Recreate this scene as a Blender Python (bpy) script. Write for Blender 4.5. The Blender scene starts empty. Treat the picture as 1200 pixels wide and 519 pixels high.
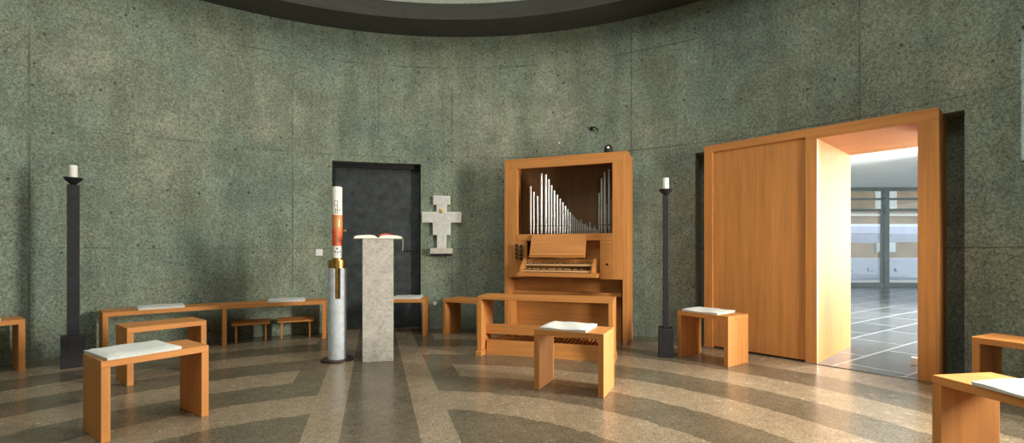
import bpy, bmesh, math, random
from mathutils import Matrix, Vector
random.seed(7)
S = bpy.context.scene
COL = S.collection
PI = math.pi

# ------------------------------------------------------------------ camera, world, lights, exposure
cam_d = bpy.data.cameras.new('camera')
cam_d.sensor_width = 36.0
cam_d.lens = 36.0 * 550 / 1200
cam_d.shift_y = 33.5 / 1200
cam_d.clip_start = 0.05
cam = bpy.data.objects.new('camera', cam_d)
cam.location = (0, 0, 1.06)
cam.rotation_euler = (PI / 2, 0, 0)
COL.objects.link(cam)
S.camera = cam
S.view_settings.view_transform = 'Standard'
S.view_settings.look = 'None'
S.view_settings.gamma = 1.0
S.view_settings.use_curve_mapping = False
S.view_settings.exposure = 0.0
try:
    S.cycles.use_denoising = True
    S.cycles.max_bounces = 10
    S.cycles.diffuse_bounces = 6
    S.cycles.sample_clamp_indirect = 6.0
except Exception:
    pass

W = bpy.data.worlds.new('overcast_sky')
S.world = W
W.use_nodes = True
bg = W.node_tree.nodes['Background']
bg.inputs[0].default_value = (0.86, 0.95, 1.0, 1)
bg.inputs[1].default_value = 1.7

CX, CY, R = -0.7, 1.4, 4.95


def area(name, loc, aim, power, color, shape, sx, sy=None):
    d = bpy.data.lights.new(name, 'AREA')
    d.energy = power
    d.color = color
    d.shape = shape
    d.size = sx
    if sy:
        d.size_y = sy
    o = bpy.data.objects.new(name, d)
    o.location = loc
    o.rotation_euler = (Vector(aim) - Vector(loc)).to_track_quat('-Z', 'Y').to_euler()
    COL.objects.link(o)
    return o


area('skylight_daylight', (CX, CY, 5.6), (CX, CY, 0), 215, (1.0, 0.98, 0.92), 'DISK', 6.5)
area('hall_daylight', (9.0, 6.2, 1.5), (2.0, 3.9, 0.6), 1500, (1.0, 0.97, 0.90), 'RECTANGLE', 3.0, 2.4)
area('side_window_daylight', (3.85, 2.2, 1.7), (-1.5, 3.5, 0.6), 180, (1.0, 0.93, 0.80), 'RECTANGLE', 0.7, 1.5).data.spread = math.radians(120)
area('rear_window_daylight', (0.7, -3.0, 1.7), (-0.4, 5.0, 1.0), 18, (1.0, 0.95, 0.85), 'RECTANGLE', 0.8, 1.4)


# ------------------------------------------------------------------ materials
def new_mat(name):
    m = bpy.data.materials.new(name)
    m.use_nodes = True
    nt = m.node_tree
    return m, nt, nt.nodes['Principled BSDF']


def N(nt, kind, **kw):
    n = nt.nodes.new(kind)
    for k, v in kw.items():
        setattr(n, k, v)
    return n


def val(nt, op, a, b=None, c=None, clamp=False):
    n = N(nt, 'ShaderNodeMath', operation=op, use_clamp=clamp)
    for i, x in enumerate((a, b, c)):
        if x is None:
            continue
        if isinstance(x, (int, float)):
            n.inputs[i].default_value = x
        else:
            nt.links.new(x, n.inputs[i])
    return n.outputs[0]


def mixc(nt, f, a, b, mode='MIX'):
    n = N(nt, 'ShaderNodeMix', data_type='RGBA', blend_type=mode)
    for i, x in ((0, f), (6, a), (7, b)):
        if isinstance(x, (int, float)):
            n.inputs[i].default_value = x
        elif isinstance(x, tuple):
            n.inputs[i].default_value = (*x, 1)
        else:
            nt.links.new(x, n.inputs[i])
    return n.outputs[2]


def noise(nt, vec, scale, detail=4, rough=0.55, out=0):
    n = N(nt, 'ShaderNodeTexNoise')
    n.inputs['Scale'].default_value = scale
    n.inputs['Detail'].default_value = detail
    n.inputs['Roughness'].default_value = rough
    if vec is not None:
        nt.links.new(vec, n.inputs['Vector'])
    return n.outputs[out]


def ramp(nt, f, stops):
    n = N(nt, 'ShaderNodeValToRGB')
    e = n.color_ramp.elements
    while len(e) < len(stops):
        e.new(0.5)
    for i, (p, c) in enumerate(stops):
        e[i].position = p
        e[i].color = (*c, 1) if len(c) == 3 else c
    nt.links.new(f, n.inputs[0])
    return n.outputs[0]


def objco(nt):
    return N(nt, 'ShaderNodeTexCoord').outputs['Object']


def bump(nt, bsdf, h, strength=0.3, dist=0.01):
    b = N(nt, 'ShaderNodeBump')
    b.inputs['Strength'].default_value = strength
    b.inputs['Distance'].default_value = dist
    nt.links.new(h, b.inputs['Height'])
    nt.links.new(b.outputs[0], bsdf.inputs['Normal'])


def plain(name, color, rough=0.5, metal=0.0, mottling=0.12, scale=12):
    m, nt, b = new_mat(name)
    co = objco(nt)
    f = noise(nt, co, scale, 5)
    dark = tuple(c * (1 - mottling) for c in color)
    lite = tuple(min(1, c * (1 + mottling)) for c in color)
    nt.links.new(ramp(nt, f, [(0.3, dark), (0.7, lite)]), b.inputs['Base Color'])
    b.inputs['Roughness'].default_value = rough
    b.inputs['Metallic'].default_value = metal
    return m


def wood(name, axis, base=(0.60, 0.255, 0.072), rough=0.55, vary=0.3, spec=0.25):
    m, nt, b = new_mat(name)
    mp = N(nt, 'ShaderNodeMapping')
    sc = [26, 26, 26]
    sc[axis] = 1.3
    mp.inputs['Scale'].default_value = sc
    nt.links.new(objco(nt), mp.inputs['Vector'])
    f1 = noise(nt, mp.outputs[0], 1.0, 6, 0.6)
    mp2 = N(nt, 'ShaderNodeMapping')
    sc2 = [4.0, 4.0, 4.0]
    sc2[axis] = 0.7
    mp2.inputs['Scale'].default_value = sc2
    nt.links.new(objco(nt), mp2.inputs['Vector'])
    f2 = noise(nt, mp2.outputs[0], 1.0, 2)
    c1 = ramp(nt, f1, [(0.3, tuple(c * (1 - vary) for c in base)), (0.62, base),
                       (0.8, tuple(min(1, c * (1 + vary * .5)) for c in base))])
    c2 = mixc(nt, val(nt, 'MULTIPLY', f2, 0.45), c1, tuple(c * 0.78 for c in base))
    nt.links.new(c2, b.inputs['Base Color'])
    b.inputs['Roughness'].default_value = rough
    b.inputs['Specular IOR Level'].default_value = spec
    bump(nt, b, f1, 0.08, 0.004)
    return m


WX, WY, WZ = wood('oak_along_x', 0), wood('oak_along_y', 1), wood('oak_along_z', 2)
LINING = wood('oiled_oak_lining', 2, (0.60, 0.30, 0.10), spec=0.02)
DARKWOOD = wood('dark_key_wood', 1, (0.035, 0.018, 0.010), 0.4)
PALEWOOD = wood('pale_key_wood', 0, (0.70, 0.42, 0.20), 0.4)
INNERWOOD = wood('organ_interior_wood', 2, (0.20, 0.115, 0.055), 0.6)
CUSHION = plain('cushion_wool', (0.62, 0.65, 0.62), 0.9, 0, 0.10, 90)
IRON = plain('wrought_iron', (0.018, 0.018, 0.022), 0.55, 0.3, 0.3, 20)
WAX = plain('wax', (0.86, 0.85, 0.78), 0.45, 0, 0.05)
BRASS = plain('aged_brass', (0.52, 0.30, 0.09), 0.32, 1.0, 0.30, 25)
TIN = plain('organ_pipe_tin', (0.74, 0.78, 0.80), 0.34, 1.0, 0.10, 8)
PIPEMOUTH = plain('pipe_mouth_shade', (0.05, 0.05, 0.05), 0.5)
COLUMN = plain('pale_grey_cement', (0.52, 0.58, 0.62), 0.65, 0, 0.18, 18)
BRONZE = plain('dark_bronze', (0.07, 0.045, 0.035), 0.4, 0.7, 0.2)
PAPER = plain('paper', (0.88, 0.86, 0.80), 0.8, 0, 0.04, 60)
REDPAPER = plain('red_page_sheet', (0.60, 0.08, 0.06), 0.7)
RED = plain('red_wax', (0.72, 0.11, 0.04), 0.5, 0, 0.15, 30)
ORANGE = plain('orange_wax', (0.78, 0.24, 0.08), 0.5, 0, 0.15, 30)
INK = plain('dark_ink', (0.10, 0.10, 0.11), 0.6)
RIBBON = plain('cream_ribbon', (0.62, 0.58, 0.42), 0.7)
SILVER = plain('pale_silver_panel', (0.66, 0.67, 0.66), 0.5, 0.15, 0.14, 16)
SILVERRIM = plain('silver_rim', (0.80, 0.80, 0.76), 0.4, 0.3, 0.08)
GOLD = plain('gilt', (0.72, 0.55, 0.25), 0.4, 0.6)
STONEPALE = plain('pale_shelf_stone', (0.55, 0.53, 0.47), 0.7, 0, 0.15, 30)
WHITEPLASTIC = plain('white_plastic', (0.78, 0.80, 0.78), 0.4, 0, 0.03)
BLACKPLASTIC = plain('black_plastic', (0.012, 0.012, 0.014), 0.35)
FACADEMETAL = plain('grey_green_window_metal', (0.16, 0.19, 0.18), 0.5, 0.2)
HALLWHITE = plain('white_plaster', (0.88, 0.90, 0.88), 0.8, 0, 0.03, 3)
CLOTH = plain('white_cloth', (0.66, 0.67, 0.86), 0.85, 0, 0.05, 5)
BLUEPRINT = plain('blue_print', (0.10, 0.14, 0.45), 0.7)
BRICKTAN = plain('tan_render', (0.27, 0.18, 0.105), 0.8, 0, 0.3, 1.5)
STEEL = plain('steel', (0.45, 0.45, 0.45), 0.3, 1.0)
KERB = plain('pale_paving', (0.6, 0.6, 0.58), 0.8)


def concrete():
    m, nt, b = new_mat('board_marked_concrete')
    co = objco(nt)
    sep = N(nt, 'ShaderNodeSeparateXYZ')
    nt.links.new(co, sep.inputs[0])
    x, y, z = sep.outputs
    th = val(nt, 'MULTIPLY', val(nt, 'ARCTAN2', x, y), 180 / PI)
    f0 = noise(nt, co, 0.9, 4, 0.6)
    f1 = noise(nt, co, 3.5, 6, 0.65)
    f2 = noise(nt, co, 42, 4, 0.7)
    f3 = noise(nt, co, 120, 2, 0.6)
    base = ramp(nt, f0, [(0.30, (0.185, 0.250, 0.205)), (0.45, (0.255, 0.325, 0.260)), (0.58, (0.280, 0.320, 0.235)), (0.72, (0.380, 0.410, 0.320))])
    base = mixc(nt, val(nt, 'MULTIPLY', ramp(nt, f1, [(0.42, (0, 0, 0)), (0.75, (1, 1, 1))]), 0.6), base, (0.13, 0.15, 0.115))
    mp = N(nt, 'ShaderNodeMapping')
    mp.inputs['Scale'].default_value = (2.6, 2.6, 0.35)
    nt.links.new(co, mp.inputs['Vector'])
    f4 = noise(nt, mp.outputs[0], 1.4, 5, 0.6)
    base = mixc(nt, 0.42, base, ramp(nt, f4, [(0.34, (0.45, 0.48, 0.45)), (0.52, (1, 1, 1)), (0.70, (1.25, 1.25, 1.18))]), 'MULTIPLY')
    base = mixc(nt, 0.9, base, ramp(nt, f2, [(0.30, (0.35, 0.35, 0.35)), (0.55, (0.98, 0.98, 0.98)), (0.72, (1.3, 1.3, 1.3))]), 'MULTIPLY')
    base = mixc(nt, 0.75, base, ramp(nt, f3, [(0.30, (0.3, 0.3, 0.3)), (0.6, (1.25, 1.25, 1.25))]), 'MULTIPLY')
    # formwork joints
    def line(v, at, w):
        d = val(nt, 'ABSOLUTE', val(nt, 'SUBTRACT', v, at))
        return val(nt, 'LESS_THAN', d, w)
    mask = None
    for at in (-51.8, -24.6, -1.25, 26.2, 52.9):
        l = line(th, at, 0.10)
        mask = l if mask is None else val(nt, 'MAXIMUM', mask, l)
    up = val(nt, 'MULTIPLY', line(th, -12.5, 0.12), line(z, 3.0, 0.45))
    mask = val(nt, 'MAXIMUM', mask, up)
    wob = val(nt, 'ADD', z, val(nt, 'MULTIPLY', f1, 0.02))
    for at in (1.08, 2.30, 3.52):
        mask = val(nt, 'MAXIMUM', mask, line(wob, at + .01, 0.008))
    broken = ramp(nt, noise(nt, co, 1.6, 3), [(0.40, (0.12, 0.12, 0.12)), (0.62, (1, 1, 1))])
    mask = val(nt, 'MULTIPLY', val(nt, 'MULTIPLY', mask, broken), 0.6)
    base = mixc(nt, mask, base, (0.055, 0.06, 0.05))
    # blow holes
    v = N(nt, 'ShaderNodeTexVoronoi')
    v.inputs['Scale'].default_value = 5.5
    nt.links.new(co, v.inputs['Vector'])
    hole = val(nt, 'LESS_THAN', v.outputs['Distance'], 0.075)
    base = mixc(nt, val(nt, 'MULTIPLY', hole, 0.85), base, (0.04, 0.042, 0.035))
    v2 = N(nt, 'ShaderNodeTexVoronoi')
    v2.inputs['Scale'].default_value = 26
    nt.links.new(co, v2.inputs['Vector'])
    hole2 = val(nt, 'LESS_THAN', v2.outputs['Distance'], 0.13)
    base = mixc(nt, val(nt, 'MULTIPLY', hole2, 0.6), base, (0.06, 0.065, 0.055))
    nt.links.new(base, b.inputs['Base Color'])
    b.inputs['Roughness'].default_value = 0.85
    bump(nt, b, f2, 0.35, 0.01)
    return m


CONCRETE = concrete()


def pale_concrete(name, c):
    m, nt, b = new_mat(name)
    co = objco(nt)
    mp = N(nt, 'ShaderNodeMapping')
    mp.inputs['Scale'].default_value = (1.5, 1.5, 14)
    nt.links.new(co, mp.inputs['Vector'])
    f = noise(nt, mp.outputs[0], 1.5, 5)
    f2 = noise(nt, co, 60, 3)
    k = ramp(nt, f, [(0.3, tuple(v * .75 for v in c)), (0.7, c)])
    k = mixc(nt, 0.6, k, ramp(nt, f2, [(0.3, (.6, .6, .6)), (0.6, (1.05, 1.05, 1.05))]), 'MULTIPLY')
    nt.links.new(k, b.inputs['Base Color'])
    b.inputs['Roughness'].default_value = 0.85
    return m


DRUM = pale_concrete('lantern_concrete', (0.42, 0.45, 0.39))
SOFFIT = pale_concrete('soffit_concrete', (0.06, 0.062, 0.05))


def ambo_stone():
    m, nt, b = new_mat('travertine')
    co = objco(nt)
    f = noise(nt, co, 7, 6, 0.65)
    f2 = noise(nt, co, 40, 4, 0.7)
    c = ramp(nt, f, [(0.3, (0.36, 0.34, 0.31)), (0.55, (0.50, 0.475, 0.43)), (0.75, (0.58, 0.55, 0.50))])
    c = mixc(nt, 0.7, c, ramp(nt, f2, [(0.30, (.45, .44, .42)), (0.5, (1, 1, 1))]), 'MULTIPLY')
    nt.links.new(c, b.inputs['Base Color'])
    b.inputs['Roughness'].default_value = 0.65
    bump(nt, b, f2, 0.3, 0.01)
    return m


TRAVERTINE = ambo_stone()


def floor_mat():
    m, nt, b = new_mat('labyrinth_stone_floor')
    co = objco(nt)
    sep = N(nt, 'ShaderNodeSeparateXYZ')
    nt.links.new(co, sep.inputs[0])
    x, y, _ = sep.outputs
    wob = val(nt, 'MULTIPLY', val(nt, 'SUBTRACT', noise(nt, co, 9, 4, 0.7), 0.5), 0.10)
    r = val(nt, 'ADD', wob, val(nt, 'SQRT', val(nt, 'ADD', val(nt, 'MULTIPLY', x, x), val(nt, 'MULTIPLY', y, y))))
    u = val(nt, 'ABSOLUTE', val(nt, 'SUBTRACT', val(nt, 'ADD', val(nt, 'MULTIPLY', x, 0.96), val(nt, 'MULTIPLY', y, 0.28)), 0.307))
    k = val(nt, 'DIVIDE', val(nt, 'SUBTRACT', r, 1.95 - 0.81 * 4), 0.81)       # ring index + 4
    rk = val(nt, 'ROUND', k)
    ring = val(nt, 'LESS_THAN', val(nt, 'ABSOLUTE', val(nt, 'SUBTRACT', k, rk)), 0.25)
    odd = val(nt, 'MODULO', rk, 2.0)
    odd = val(nt, 'GREATER_THAN', odd, 0.5)
    near = val(nt, 'LESS_THAN', u, 0.66)
    gap = val(nt, 'MULTIPLY', odd, near)
    ring = val(nt, 'MULTIPLY', ring, val(nt, 'SUBTRACT', 1.0, gap))
    ring = val(nt, 'MULTIPLY', ring, val(nt, 'GREATER_THAN', u, 0.22))
    band = val(nt, 'MULTIPLY', val(nt, 'GREATER_THAN', u, 0.22), val(nt, 'LESS_THAN', u, 0.43))
    lite = val(nt, 'MAXIMUM', ring, band)
    f = noise(nt, co, 2.2, 5, 0.6)
    f2 = noise(nt, co, 70, 3, 0.7)
    f3 = noise(nt, co, 16, 5, 0.65)
    ca = ramp(nt, f, [(0.3, (0.105, 0.088, 0.058)), (0.7, (0.165, 0.138, 0.095))])
    cb = ramp(nt, f, [(0.3, (0.235, 0.185, 0.122)), (0.7, (0.325, 0.262, 0.178))])
    c = mixc(nt, lite, ca, cb)
    c = mixc(nt, 0.9, c, ramp(nt, f2, [(0.32, (.42, .42, .42)), (0.52, (1, 1, 1)), (0.70, (1.5, 1.5, 1.5))]), 'MULTIPLY')
    c = mixc(nt, 0.5, c, ramp(nt, f3, [(0.32, (.55, .55, .55)), (0.6, (1.05, 1.05, 1.05))]), 'MULTIPLY')
    nt.links.new(c, b.inputs['Base Color'])
    rr = val(nt, 'ADD', val(nt, 'MULTIPLY', f3, 0.22), 0.13)
    nt.links.new(rr, b.inputs['Roughness'])
    b.inputs['Specular IOR Level'].default_value = 0.5
    bump(nt, b, f3, 0.05, 0.004)
    return m


FLOOR = floor_mat()


def slate():
    m, nt, b = new_mat('slate_paving')
    co = objco(nt)
    mp = N(nt, 'ShaderNodeMapping')
    mp.inputs['Rotation'].default_value = (0, 0, math.radians(-33))
    nt.links.new(co, mp.inputs['Vector'])
    br = N(nt, 'ShaderNodeTexBrick')
    br.inputs['Scale'].default_value = 1.0
    br.inputs['Mortar Size'].default_value = 0.012
    br.inputs['Brick Width'].default_value = 1.0
    br.inputs['Row Height'].default_value = 0.5
    br.inputs['Color1'].default_value = (0.085, 0.095, 0.100, 1)
    br.inputs['Color2'].default_value = (0.125, 0.138, 0.146, 1)
    br.inputs['Mortar'].default_value = (0.36, 0.39, 0.40, 1)
    nt.links.new(mp.outputs[0], br.inputs['Vector'])
    f = noise(nt, co, 10, 5)
    c = mixc(nt, 0.5, br.outputs[0], ramp(nt, f, [(0.3, (.6, .6, .6)), (0.7, (1.2, 1.2, 1.2))]), 'MULTIPLY')
    nt.links.new(c, b.inputs['Base Color'])
    b.inputs['Roughness'].default_value = 0.2
    bump(nt, b, f, 0.1, 0.01)
    return m


SLATE = slate()


def glass(name, tint=(0.95, 0.98, 0.97), refl=0.08):
    m, nt, b = new_mat(name)
    nt.nodes.remove(b)
    out = nt.nodes['Material Output']
    t = N(nt, 'ShaderNodeBsdfTransparent')
    t.inputs[0].default_value = (*tint, 1)
    g = N(nt, 'ShaderNodeBsdfGlossy')
    g.inputs['Roughness'].default_value = 0.02
    mx = N(nt, 'ShaderNodeMixShader')
    mx.inputs[0].default_value = refl
    nt.links.new(t.outputs[0], mx.inputs[1])
    nt.links.new(g.outputs[0], mx.inputs[2])
    nt.links.new(mx.outputs[0], out.inputs[0])
    return m


GLASS = glass('window_glass')


def mottled_black():
    m, nt, b = new_mat('blackened_steel_door')
    co = objco(nt)
    f = noise(nt, co, 9, 6, 0.7)
    f2 = noise(nt, co, 60, 3, 0.6)
    c = ramp(nt, f, [(0.35, (0.018, 0.024, 0.028)), (0.6, (0.045, 0.056, 0.060)), (0.75, (0.090, 0.105, 0.105))])
    c = mixc(nt, 0.5, c, ramp(nt, f2, [(0.3, (.5, .5, .5)), (0.6, (1.1, 1.1, 1.1))]), 'MULTIPLY')
    nt.links.new(c, b.inputs['Base Color'])
    b.inputs['Roughness'].default_value = 0.55
    return m


BLACKDOOR = mottled_black()


# ------------------------------------------------------------------ mesh helpers
def quad_box(bm, lo, hi, M=None):
    (x0, y0, z0), (x1, y1, z1) = lo, hi
    pts = [(x0, y0, z0), (x1, y0, z0), (x1, y1, z0), (x0, y1, z0), (x0, y0, z1), (x1, y0, z1), (x1, y1, z1), (x0, y1, z1)]
    v = [bm.verts.new(M @ Vector(p) if M else p) for p in pts]
    fs = []
    for f in ((0, 3, 2, 1), (4, 5, 6, 7), (0, 1, 5, 4), (1, 2, 6, 5), (2, 3, 7, 6), (3, 0, 4, 7)):
        fs.append(bm.faces.new([v[i] for i in f]))
    return fs


def prism(bm, pts, axis, a, b):
    """extrude a 2D outline along axis (0,1,2) from a to b"""
    def P(p, t):
        q = list(p)
        q.insert(axis, t)
        return q
    va = [bm.verts.new(P(p, a)) for p in pts]
    vb = [bm.verts.new(P(p, b)) for p in pts]
    n = len(pts)
    bm.faces.new(va)
    bm.faces.new(vb[::-1])
    for i in range(n):
        bm.faces.new([va[i], vb[i], vb[(i + 1) % n], va[(i + 1) % n]])


def lathe(bm, prof, seg=32, c=(0, 0, 0)):
    """prof: (r, z) from bottom to top, closed with caps when r > 0"""
    rings = []
    for r, z in prof:
        if r < 1e-6:
            rings.append([bm.verts.new((c[0], c[1], c[2] + z))])
        else:
            rings.append([bm.verts.new((c[0] + r * math.cos(2 * PI * i / seg), c[1] + r * math.sin(2 * PI * i / seg), c[2] + z)) for i in range(seg)])
    for A, B in zip(rings, rings[1:]):
        for i in range(seg):
            j = (i + 1) % seg
            if len(A) == 1 and len(B) == 1:
                continue
            if len(A) == 1:
                bm.faces.new([A[0], B[j], B[i]])
            elif len(B) == 1:
                bm.faces.new([A[i], A[j], B[0]])
            else:
                bm.faces.new([A[i], A[j], B[j], B[i]])
    if len(rings[0]) > 1:
        bm.faces.new(rings[0][::-1])
    if len(rings[-1]) > 1:
        bm.faces.new(rings[-1])


def tube(bm, pts, r, seg=8):
    pts = [Vector(p) for p in pts]
    rings = []
    for i, p in enumerate(pts):
        d = (pts[min(i + 1, len(pts) - 1)] - pts[max(i - 1, 0)]).normalized()
        a = d.orthogonal().normalized() if i == 0 else (ref - d * ref.dot(d)).normalized()
        ref = a
        b = d.cross(a)
        rings.append([bm.verts.new(p + r * (math.cos(2 * PI * k / seg) * a + math.sin(2 * PI * k / seg) * b)) for k in range(seg)])
    for A, B in zip(rings, rings[1:]):
        for k in range(seg):
            bm.faces.new([A[k], A[(k + 1) % seg], B[(k + 1) % seg], B[k]])
    bm.faces.new(rings[0][::-1])
    bm.faces.new(rings[-1])


def ring_cells(bm, angs, zs, rin, rout, solid):
    """cells of a cylindrical shell; angle measured clockwise from +Y; solid(i, j) -> None or inner radius"""
    na, nz = len(angs) - 1, len(zs) - 1
    closed = abs(angs[-1] - angs[0] - 360) < 1e-6
    cache = {}

    def V(i, j, r):
        if closed:
            i %= na
        k = (i, j, round(r, 4))
        if k not in cache:
            t = math.radians(angs[i])
            cache[k] = bm.verts.new((r * math.sin(t), r * math.cos(t), zs[j]))
        return cache[k]

    def S_(i, j):
        if j < 0 or j >= nz:
            return None
        if closed:
            i %= na
        elif i < 0 or i >= na:
            return None
        return solid(i, j)
    for i in range(na):
        for j in range(nz):
            r = S_(i, j)
            if r is None:
                continue
            bm.faces.new([V(i, j, r), V(i, j + 1, r), V(i + 1, j + 1, r), V(i + 1, j, r)])
            bm.faces.new([V(i, j, rout), V(i + 1, j, rout), V(i + 1, j + 1, rout), V(i, j + 1, rout)])
            for di, (a, b) in ((1, ((i + 1, j), (i + 1, j + 1))), (-1, ((i, j + 1), (i, j)))):
                o = S_(i + di, j)
                ro = rout if o is None else o
                if ro > r + 1e-6:
                    try:
                        bm.faces.new([V(*a, r), V(*b, r), V(*b, ro), V(*a, ro)])
                    except ValueError:
                        pass
            for dj, (a, b) in ((1, ((i, j + 1), (i + 1, j + 1))), (-1, ((i + 1, j), (i, j)))):
                o = S_(i, j + dj)
                ro = rout if o is None else o
                if ro > r + 1e-6:
                    try:
                        bm.faces.new([V(*a, r), V(*a, ro), V(*b, ro), V(*b, r)])
                    except ValueError:
                        pass


def link(name, bm, mat, parent=None, bevel=0.0, smooth=False, seg=2, loc=None):
    bmesh.ops.remove_doubles(bm, verts=bm.verts, dist=1e-6)
    if bevel:
        bmesh.ops.bevel(bm, geom=[e for e in bm.edges if len(e.link_faces) == 2 and e.calc_face_angle(0) > 0.5],
                        offset=bevel, segments=seg, profile=0.5, affect='EDGES', clamp_overlap=True)
    bmesh.ops.recalc_face_normals(bm, faces=bm.faces)
    me = bpy.data.meshes.new(name)
    bm.to_mesh(me)
    bm.free()
    me.materials.append(mat)
    if smooth:
        for p in me.polygons:
            p.use_smooth = True
        try:
            me.set_sharp_from_angle(angle=math.radians(40))
        except Exception:
            pass
    o = bpy.data.objects.new(name, me)
    COL.objects.link(o)
    if parent:
        o.parent = parent
    if loc:
        o.location = loc
    return o


def tag(o, label, cat, group=None):
    o['label'] = label
    o['category'] = cat
    if group:
        o['group'] = group
    return o


def thing(name, label, cat, loc=(0, 0, 0), rz=0.0, group=None):
    o = bpy.data.objects.new(name, None)
    o.empty_display_size = 0.1
    o.location = loc
    o.rotation_euler = (0, 0, rz)
    COL.objects.link(o)
    return tag(o, label, cat, group)


def struct(o):
    o['kind'] = 'structure'
    return o


def sempty(name, loc=(0, 0, 0), rz=0.0):
    o = bpy.data.objects.new(name, None)
    o.location = loc
    o.rotation_euler = (0, 0, rz)
    COL.objects.link(o)
    return struct(o)


def box_part(name, lo, hi, mat, parent, bevel=0.003):
    bm = bmesh.new()
    quad_box(bm, lo, hi)
    return link(name, bm, mat, parent, bevel)


# ------------------------------------------------------------------ the chapel shell
bm = bmesh.new()
lathe(bm, [(5.25, -0.1), (5.25, 0.0)], 128)
fl = struct(link('floor', bm, FLOOR, loc=(CX, CY, 0)))

DOORWAY = (-19.23, -6.14, 2.22)
PORTAL = (37.9, 59.1, 2.19)
GROOVE = (34.9, 61.3, 2.19)
SLIT = (65.0, 68.4, 1.71, 2.73)
brk = sorted(set([-180.0 + 3 * i for i in range(121)] + [DOORWAY[0], DOORWAY[1], *PORTAL[:2], *GROOVE[:2], *SLIT[:2]]))
angs = [brk[0]]
for a in brk[1:]:
    if a - angs[-1] > 0.25 or a in (DOORWAY[0], DOORWAY[1], *PORTAL[:2], *GROOVE[:2], *SLIT[:2], 180.0):
        if a - angs[-1] < 0.25:
            angs[-1] = a
        else:
            angs.append(a)
zs = [0.0, 0.8, 1.5, SLIT[2], PORTAL[2], DOORWAY[2], SLIT[3], 3.3, 3.94]


def wall_solid(i, j):
    a = 0.5 * (angs[i] + angs[i + 1])
    z = 0.5 * (zs[j] + zs[j + 1])
    if DOORWAY[0] < a < DOORWAY[1] and z < DOORWAY[2]:
        return None
    if PORTAL[0] < a < PORTAL[1] and z < PORTAL[2]:
        return None
    if GROOVE[0] < a < GROOVE[1] and z < GROOVE[2]:
        return 5.18
    if SLIT[0] < a < SLIT[1] and SLIT[2] < z < SLIT[3]:
        return None
    return R


bm = bmesh.new()
ring_cells(bm, angs, zs, R, 5.25, wall_solid)
struct(link('wall_round', bm, CONCRETE, loc=(CX, CY, 0)))

# ceiling slab with its round opening, the lantern above it and its roof
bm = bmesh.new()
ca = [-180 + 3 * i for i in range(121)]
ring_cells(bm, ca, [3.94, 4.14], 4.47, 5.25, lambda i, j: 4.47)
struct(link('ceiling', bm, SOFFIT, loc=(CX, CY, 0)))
bm = bmesh.new()
ring_cells(bm, ca, [4.14, 5.9], 4.50, 4.75, lambda i, j: 4.50)
struct(link('wall_lantern', bm, DRUM, loc=(CX, CY, 0)))
bm = bmesh.new()
lathe(bm, [(4.75, 5.9), (4.75, 6.05)], 96)
struct(link('ceiling_lantern', bm, HALLWHITE, loc=(CX, CY, 0)))


def on_wall(theta, r):
    t = math.radians(theta)
    return CX + r * math.sin(t), CY + r * math.cos(t)


def wall_rz(theta):
    """rotation that turns local -Y (front) to face the room centre at wall angle theta"""
    return -math.radians(theta)


# the dark doorway: a steel leaf set back in its opening
th_d = 0.5 * (DOORWAY[0] + DOORWAY[1])
dx, dy = on_wall(th_d, 5.05)
door = sempty('door_2', (dx, dy, 0), wall_rz(th_d))
half = 5.05 * math.tan(math.radians(0.5 * (DOORWAY[1] - DOORWAY[0]))) + 0.02
box_part('door_leaf', (-half, 0.03, 0.0), (half, 0.09, 2.235), BLACKDOOR, door, 0.002)
bm = bmesh.new()
quad_box(bm, (-half + 0.01, -0.02, 0.0), (-half + 0.05, 0.03, 2.21))
quad_box(bm, (half - 0.05, -0.02, 0.0), (half - 0.01, 0.03, 2.21))
quad_box(bm, (-half + 0.05, -0.02, 2.16), (half - 0.05, 0.03, 2.21))
link('door_frame', bm, IRON, door)
bm = bmesh.new()
tube(bm, [(half - 0.12, 0.03, 1.05), (half - 0.12, -0.02, 1.05), (half - 0.22, -0.02, 1.05)], 0.010)
link('door_handle', bm, IRON, door, smooth=True)

# the slit window on the right
th_s = 0.5 * (SLIT[0] + SLIT[1])
sx, sy = on_wall(th_s, 4.975)
win = sempty('window_1', (sx, sy, 0), wall_rz(th_s))
hw = 4.975 * math.tan(math.radians(0.5 * (SLIT[1] - SLIT[0])))
box_part('pane', (-hw, 0.0, SLIT[2]), (hw, 0.012, SLIT[3]), GLASS, win, 0)
bm = bmesh.new()
for a, b_ in ((hw - .02, hw),):
    quad_box(bm, (a, 0.013, SLIT[2]), (b_, 0.04, SLIT[3]))
quad_box(bm, (-hw, 0.013, SLIT[2]), (hw, 0.04, SLIT[2] + .02))
quad_box(bm, (-hw, 0.013, SLIT[3] - .02), (hw, 0.04, SLIT[3]))
link('window_frame', bm, FACADEMETAL, win)

# ------------------------------------------------------------------ the oak portal with its sliding panel and deep passage
# local x runs along the front, local y goes out through the wall
PL = Vector((2.115, 5.17, 0))
prz = math.atan2(-0.746, 0.667)
portal = sempty('door_1', PL, prz)
WD, HT = 1.925, 2.2
bm = bmesh.new()
quad_box(bm, (0, 0, 0), (0.095, 0.34, HT))
link('frame_stile', bm, WZ, portal, 0.003)
bm = bmesh.new()
quad_box(bm, (0.985, 0, 0), (1.08, 0.06, HT - 0.1))
link('frame_stile', bm, WZ, portal, 0.002)
bm = bmesh.new()
quad_box(bm, (0.985, 0.06, 0), (1.08, 1.19, HT - 0.1))
link('passage_lining', bm, LINING, portal, 0)
bm = bmesh.new()
quad_box(bm, (1.795, 0, 0), (WD, 0.55, HT - 0.1))
link('frame_stile', bm, WZ, portal, 0.003)
bm = bmesh.new()
quad_box(bm, (0.095, 0, HT - 0.075), (0.985, 0.34, HT))
quad_box(bm, (0.985, 0, HT - 0.1), (WD, 1.19, HT))
link('frame_header', bm, WX, portal, 0.003)
bm = bmesh.new()
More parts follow.
